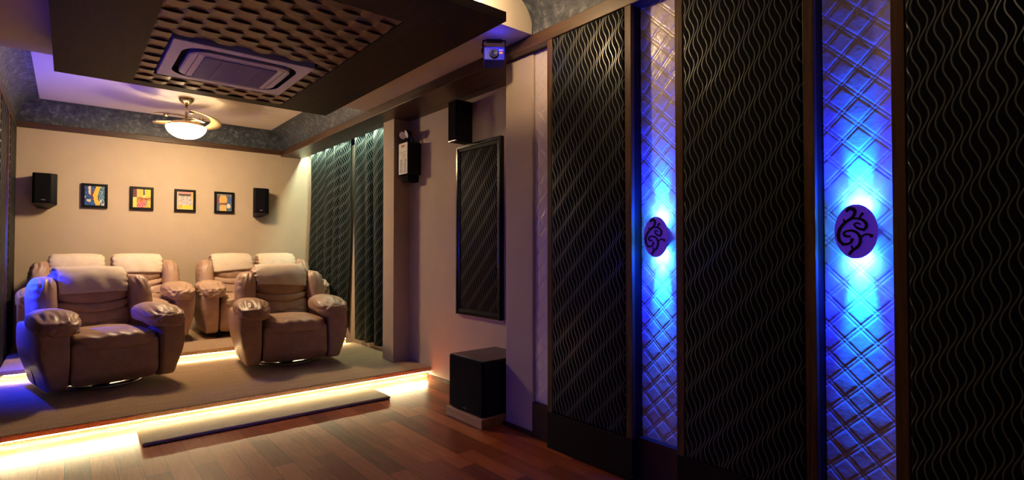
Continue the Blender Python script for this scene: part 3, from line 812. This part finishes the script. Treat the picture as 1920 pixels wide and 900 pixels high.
# ------------------------------------------------------------------ back wall: speakers and four pictures
def wedge_speaker(xc, z0, z1, label, wid):
    t = thing('surround_speaker', label, 'speaker', (xc, YB - 0.001, z0), 'black surround speakers on the back wall')
    yf = YB - 0.21
    f = [(-wid / 2, 0.02), (-wid / 2 + 0.02, 0.0), (wid / 2 - 0.055, 0.0), (wid / 2, 0.035), (wid / 2, 0.06), (wid * 0.18, 0.205), (-wid * 0.30, 0.205), (-wid / 2, 0.06)]
    bm = B()
    lo = [bm.verts.new((xc + x, yf + y, z0 - 0.28 * y)) for x, y in f]; hi = [bm.verts.new((xc + x, yf + y, z1 - 0.02 * y)) for x, y in f]
    n = len(f)
    for i in range(n): bm.faces.new((lo[i], lo[(i + 1) % n], hi[(i + 1) % n], hi[i]))
    bm.faces.new(lo[::-1]); bm.faces.new(hi)
    bmesh.ops.bevel(bm, geom=list(bm.edges), offset=0.004, segments=2, affect='EDGES')
    obj('cabinet', bm, M['black'], t)
    obj('grille', bx(xc - wid / 2 + 0.022, xc + wid / 2 - 0.058, yf - 0.006, yf - 0.0005, z0 + 0.012, z1 - 0.012, bev=0.002), M['blackgrille'], t)
    obj('badge', bx(xc - 0.030, xc + 0.008, yf - 0.008, yf - 0.0062, z0 + 0.034, z0 + 0.040), M['silver'], t)
wedge_speaker(-0.208, 1.81, 2.150, 'black wall speaker left of the four pictures, nearest the left wall', 0.215)
wedge_speaker(2.090, 1.80, 2.150, 'black wall speaker right of the four pictures, nearest the curtains', 0.205)
def paint1(u, v):
    n1 = noise.noise(Vector((u * 6, v * 6, 1))); n2 = noise.noise(Vector((u * 11 + v * 6, v * 11, 4)))
    c = (0.025, 0.07, 0.33)
    if n2 > 0.15: c = (0.05, 0.16, 0.42)
    if u < 0.3 and n1 > 0.18: c = (0.75, 0.70, 0.45)
    if u > 0.72: c = (0.04, 0.09, 0.22) if math.sin(u * 40 + v * 22 + 4 * n1) > 0.1 else (0.20, 0.42, 0.55)
    m = 0.60 + 0.07 * math.sin(v * 5.5 + 2)
    if 0.30 < v < 0.75 and abs(u - m + 0.16) < 0.075 and n1 > -0.25: c = (0.30, 0.03, 0.03)
    if abs(u - m) < 0.12 + 0.03 * n2: c = (0.90, 0.62, 0.07) if n2 > -0.3 else (0.90, 0.52, 0.04)
    if v < 0.35 and u > 0.72 and n1 > 0.05: c = (0.70, 0.68, 0.60)
    if 0.1 < abs(u - m) < 0.16 and n1 < -0.15: c = (0.09, 0.02, 0.06)
    return c
def paint2(u, v):
    n1 = noise.noise(Vector((u * 14, v * 14, 2)))
    if v > 0.55:
        c = (0.13, 0.018, 0.03) if u < 0.22 else (0.85, 0.52, 0.13) if u < 0.5 else (0.85, 0.60, 0.10) if u < 0.57 else (0.03, 0.02, 0.03) if u < 0.66 and v > 0.68 else (0.85, 0.75, 0.55) if u < 0.67 else (0.72, 0.60, 0.05)
        if n1 > 0.35: c = tuple(x * 0.6 for x in c)
    elif v > 0.40:
        c = (0.82, 0.70, 0.25) if u < 0.22 else (0.06, 0.03, 0.03) if n1 > 0.05 else (0.75, 0.25, 0.06)
    else:
        c = (0.85, 0.68, 0.10) if u < 0.22 else (0.80, 0.13, 0.04) if u < 0.68 and v > 0.25 else (0.70, 0.10, 0.14) if u < 0.66 else (0.50, 0.36, 0.22) if u < 0.82 and v > 0.1 else (0.72, 0.50, 0.05)
        if u < 0.66 and u > 0.22 and n1 > 0.2: c = (0.75, 0.40, 0.45)
        if 0.66 < u < 0.84 and n1 > 0.15: c = (0.12, 0.13, 0.25)
    return c
def paint3(u, v):
    n1 = noise.noise(Vector((u * 9, v * 30, 5)))
    c = (0.62, 0.55, 0.55)
    if n1 > 0.25: c = (0.16, 0.15, 0.18)
    if v > 0.88: c = (0.60, 0.28, 0.30)
    elif v > 0.76: c = (0.06, 0.035, 0.02)
    if u > 0.86 and v > 0.60: c = (0.85, 0.40, 0.07)
    if v < 0.24: c = (0.85, 0.65, 0.05) if u > 0.3 else (0.88, 0.45, 0.10)
    if u < 0.09: c = (0.85, 0.42, 0.22)
    if u < 0.04 or u > 0.96 or v < 0.04: c = (0.78, 0.60, 0.35)
    return c
def paint4(u, v):
    n1 = noise.noise(Vector((u * 7, v * 7, 8))); n2 = noise.noise(Vector((u * 16, v * 16, 3)))
    c = (0.09, 0.13, 0.22) if n1 < 0.05 else (0.16, 0.24, 0.32)
    if v > 0.84: c = (0.12, 0.06, 0.05) if n2 > 0 else (0.22, 0.30, 0.36)
    if abs(u - 0.43) < 0.25 - 0.06 * (v > 0.8) and v > 0.48 and v < 0.93 + 0.1 * n2: c = (0.85, 0.42, 0.09) if n2 < 0.15 else (0.92, 0.66, 0.28)
    if abs(u - 0.42) < 0.22 + 0.1 * (0.2 - v) and v < 0.36: c = (0.86, 0.46, 0.12) if n2 < 0.1 else (0.90, 0.62, 0.30)
    if 0.36 <= v <= 0.48 and abs(u - 0.42) < 0.14: c = (0.35, 0.10, 0.03)
    if (u - 0.79) ** 2 + (v - 0.30) ** 2 < 0.018: c = (0.80, 0.76, 0.66)
    if (u - 0.86) ** 2 * 2 + (v - 0.68) ** 2 < 0.03: c = (0.06, 0.14, 0.42)
    if u < 0.14 and 0.4 < v < 0.8: c = (0.25, 0.07, 0.10)
    return c
def picture(x0, x1, z0, z1, fn, label):
    yf = YB - 0.035
    t = thing('framed_painting', label, 'picture', ((x0 + x1) / 2, YB - 0.001, z0), 'small abstract paintings on the back wall')
    b = 0.030
    bm = B()
    def rl(i, y): return [(x0 + i, y, z0 + i), (x1 - i, y, z0 + i), (x1 - i, y, z1 - i), (x0 + i, y, z1 - i)]
    bridge(bm, [rl(0, YB - 0.001), rl(0, yf + 0.004), rl(0.004, yf), rl(b - 0.006, yf), rl(b, yf + 0.010), rl(b, YB - 0.001)])
    obj('frame', bm, M['black'], t)
    bm = B(); n = 56; yy = yf + 0.012
    cl = bm.loops.layers.float_color.new('Col')
    g = [[bm.verts.new((x0 + b + (x1 - x0 - 2 * b) * i / n, yy, z0 + b + (z1 - z0 - 2 * b) * j / n)) for i in range(n + 1)] for j in range(n + 1)]
    for j in range(n):
        for i in range(n):
            f = bm.faces.new((g[j][i], g[j][i + 1], g[j + 1][i + 1], g[j + 1][i]))
            c = fn((i + 0.5) / n, (j + 0.5) / n)
            k = 1 + 0.25 * noise.noise(Vector((i * 0.7, j * 0.7, 9)))
            for l_ in f.loops: l_[cl] = (c[0] * k, c[1] * k, c[2] * k, 1)
    obj('canvas', bm, M['painting'], t, recalc=True)
picture(0.118, 0.368, 1.790, 2.081, paint1, 'blue abstract painting with a yellow vertical band in a black frame')
picture(0.591, 0.837, 1.788, 2.079, paint2, 'framed painting of yellow, orange and red blocks, second from the left')
picture(1.064, 1.308, 1.786, 2.080, paint3, 'framed painting with a pale scribbled centre and yellow bottom band')
picture(1.530, 1.774, 1.788, 2.080, paint4, 'framed painting of an orange hourglass shape on slate blue, nearest the right speaker')

# ------------------------------------------------------------------ alcove: framed panel, speaker, subwoofer, emergency light
XA = 2.80
t = thing('framed_acoustic_panel', 'tall black framed panel of dark wave fabric on the alcove wall', 'wall panel', (XA - 0.001, 3.78, 0.69))
y0, y1, z0, z1 = 3.452, 4.112, 0.690, 2.236
def yl(i, x): return [(x, y0 + i, z0 + i), (x, y1 - i, z0 + i), (x, y1 - i, z1 - i), (x, y0 + i, z1 - i)]
bm = B(); bridge(bm, [yl(0, XA - 0.001), yl(0, XA - 0.038), yl(0.006, XA - 0.044), yl(0.026, XA - 0.044), yl(0.032, XA - 0.036), yl(0.052, XA - 0.032), yl(0.058, XA - 0.026), yl(0.058, XA - 0.001)])
obj('frame', bm, M['blackgloss'], t)
bm = bx(XA - 0.030, XA - 0.004, y0 + 0.059, y1 - 0.059, z0 + 0.059, z1 - 0.059, bev=0.008, seg=3)
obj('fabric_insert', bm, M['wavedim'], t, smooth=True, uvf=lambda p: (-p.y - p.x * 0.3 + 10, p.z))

t = thing('wall_speaker', 'tall narrow black speaker high on the alcove wall above the framed panel', 'speaker', (XA - 0.001, 3.965, 2.25))
obj('cabinet', bx(2.63, XA - 0.001, 3.905, 4.035, 2.248, 2.615, bev=0.004), M['black'], t)
obj('grille', bx(2.618, 2.6295, 3.911, 4.029, 2.262, 2.609, bev=0.003), M['blackgrille'], t)
obj('badge', bx(2.616, 2.630, 3.913, 4.027, 2.2485, 2.2545), M['silver'], t)

t = thing('subwoofer', 'black cube subwoofer standing on a low wooden base by the pillar', 'subwoofer', (2.51, 3.28, 0.072))
obj('cabinet', bx(2.30, 2.745, 3.065, 3.495, 0.0735, 0.475, bev=0.006, seg=3), M['blackgloss'], t)
obj('front_grille', bx(2.284, 2.2995, 3.070, 3.490, 0.080, 0.470, bev=0.006, seg=3), M['blackgrille'], t)
obj('badge', bx(2.2825, 2.2845, 3.26, 3.30, 0.098, 0.104), M['greyink'], t)
tag(center(obj('speaker_base', bx(2.268, 2.76, 3.048, 3.512, 0.001, 0.071, bev=0.004), M['basewood'])), 'low pale wood plinth on the floor under the black subwoofer', 'base')

t = thing('emergency_light', 'black emergency light box with a printed plate and two lamp heads on the alcove wall', 'emergency light', (XA - 0.001, 4.92, 2.05))
obj('housing', bx(2.645, XA - 0.001, 4.815, 5.025, 2.055, 2.385, bev=0.006), M['black'], t)
pl = obj('label_plate', bx(2.640, 2.6445, 4.820, 5.000, 2.060, 2.380), M['white'], t)
bm = B(); box(bm, 2.6385, 2.6398, 4.875, 4.945, 2.335, 2.362); obj('red_logo', bm, M['red'], pl)
bm = B(); random.seed(4)
box(bm, 2.6387, 2.6398, 4.83, 4.99, 2.283, 2.287)
for k in range(9):
    z = 2.205 - k * 0.0155
    box(bm, 2.6387, 2.6398, 4.835, 4.835 + 0.05 + 0.015 * random.random(), z, z + 0.007)
    box(bm, 2.6387, 2.6398, 4.915, 4.915 + 0.05 + 0.015 * random.random(), z, z + 0.007)
for k in range(4):
    z = 2.265 - k * 0.012
    box(bm, 2.6387, 2.6398, 4.85, 4.90 + 0.07 * random.random(), z, z + 0.0035)
obj('print', bm, M['greyink'], pl)
# lamp heads above, on short swivels
for yy, rot in ((4.955, 28), (4.875, -10)):
    st = obj('swivel', tube(B(), [(2.73, yy, 2.384), (2.73, yy, 2.42), (2.72, yy, 2.45)], 0.009, 10), M['black'], t, smooth=True)
    bm = lathe(B(), [(0.0, 0.07), (0.025, 0.07), (0.052, 0.02), (0.056, 0.0), (0.05, 0.0), (0.03, 0.02), (0.0, 0.025)], n=28)
    for v_ in bm.verts: v_.co *= 0.8
    mt = Matrix.Translation((2.70, yy, 2.468)) @ Matrix.Rotation(R(rot), 4, 'Z') @ Matrix.Rotation(R(-78), 4, 'Y')
    mt = Matrix.Translation((2.66, yy, 2.470)) @ Matrix.Rotation(R(rot), 4, 'Z') @ Matrix.Rotation(R(70), 4, 'Y')
    bmesh.ops.transform(bm, matrix=mt, verts=bm.verts)
    hd = obj('lamp_head', bm, M['black'], t, smooth=True)
    bm = lathe(B(), [(0.0, 0.004), (0.03, 0.003), (0.049, -0.002), (0.0, -0.003)], n=28)
    for v_ in bm.verts: v_.co *= 0.8
    bmesh.ops.transform(bm, matrix=mt, verts=bm.verts); obj('lens', bm, M['white'], hd)
bm = tube(B(), [(2.79, 4.84, 2.056), (2.72, 4.84, 2.05), (2.70, 4.84, 1.99), (2.70, 4.99, 1.99), (2.72, 4.99, 2.05), (2.79, 4.99, 2.056)], 0.007, 8)
obj('wire_bracket', bm, M['black'], t, smooth=True)
obj('lower_box', bx(2.672, XA - 0.001, 4.86, 4.97, 1.985, 2.054, bev=0.004), M['blackgrille'], t)

# small blue projector light hung from the slab
px_, py_ = 2.262, 2.90
t = thing('effect_projector', 'small blue light projector with a black lens hanging under the slab by the pillar', 'projector', (px_, py_, ZT1))
rz = Matrix.Translation((px_, py_, 0)) @ Matrix.Rotation(R(-36), 4, 'Z')
def pj(name, bm, mat, parent, **k):
    bmesh.ops.transform(bm, matrix=rz, verts=bm.verts); return obj(name, bm, mat, parent, **k)
cs = pj('case', bx(-0.073, 0.073, -0.06, 0.10, 2.578, 2.672, bev=0.006), M['bluecase'], t)
pj('lens', lathe(B(), [(0, -0.075), (0.018, -0.070), (0.026, -0.078), (0.031, -0.072), (0.031, -0.055), (0, -0.055)], (-0.003, 0, 2.622), 28, 'y'), M['black'], t, smooth=True)
pj('orange_mark', bx(0.034, 0.056, -0.0625, -0.0595, 2.622, 2.636), M['orange'], cs)
bm = B()
for k in range(4): box(bm, 0.034 + k * 0.007, 0.039 + k * 0.007, -0.0625, -0.0595, 2.646, 2.650)
pj('white_print', bm, M['silver'], cs)
pj('hanging_bracket', tube(B(), [(-0.078, 0.0, 2.655), (-0.078, 0.0, 2.735), (0.078, 0.0, 2.735), (0.078, 0.0, 2.655)], 0.006, 8), M['black'], t)
pj('bracket_plate', bx(-0.055, 0.055, -0.02, 0.02, 2.728, ZT1 - 0.0005), M['black'], t)
pj('cable', tube(B(), [(-0.07, 0.03, 2.738), (-0.085, 0.03, 2.715), (-0.055, 0.02, 2.70), (-0.05, 0.02, 2.685), (-0.075, 0.02, 2.675), (-0.088, 0.03, 2.69), (-0.085, 0.05, 2.67), (-0.07, 0.06, 2.66)], 0.004, 8), M['black'], t, smooth=True)

light('effect_projector_glow', 'POINT', (px_ - 0.075, py_ - 0.14, 2.665), 0.40, BLUE, shadow_soft_size=0.015)
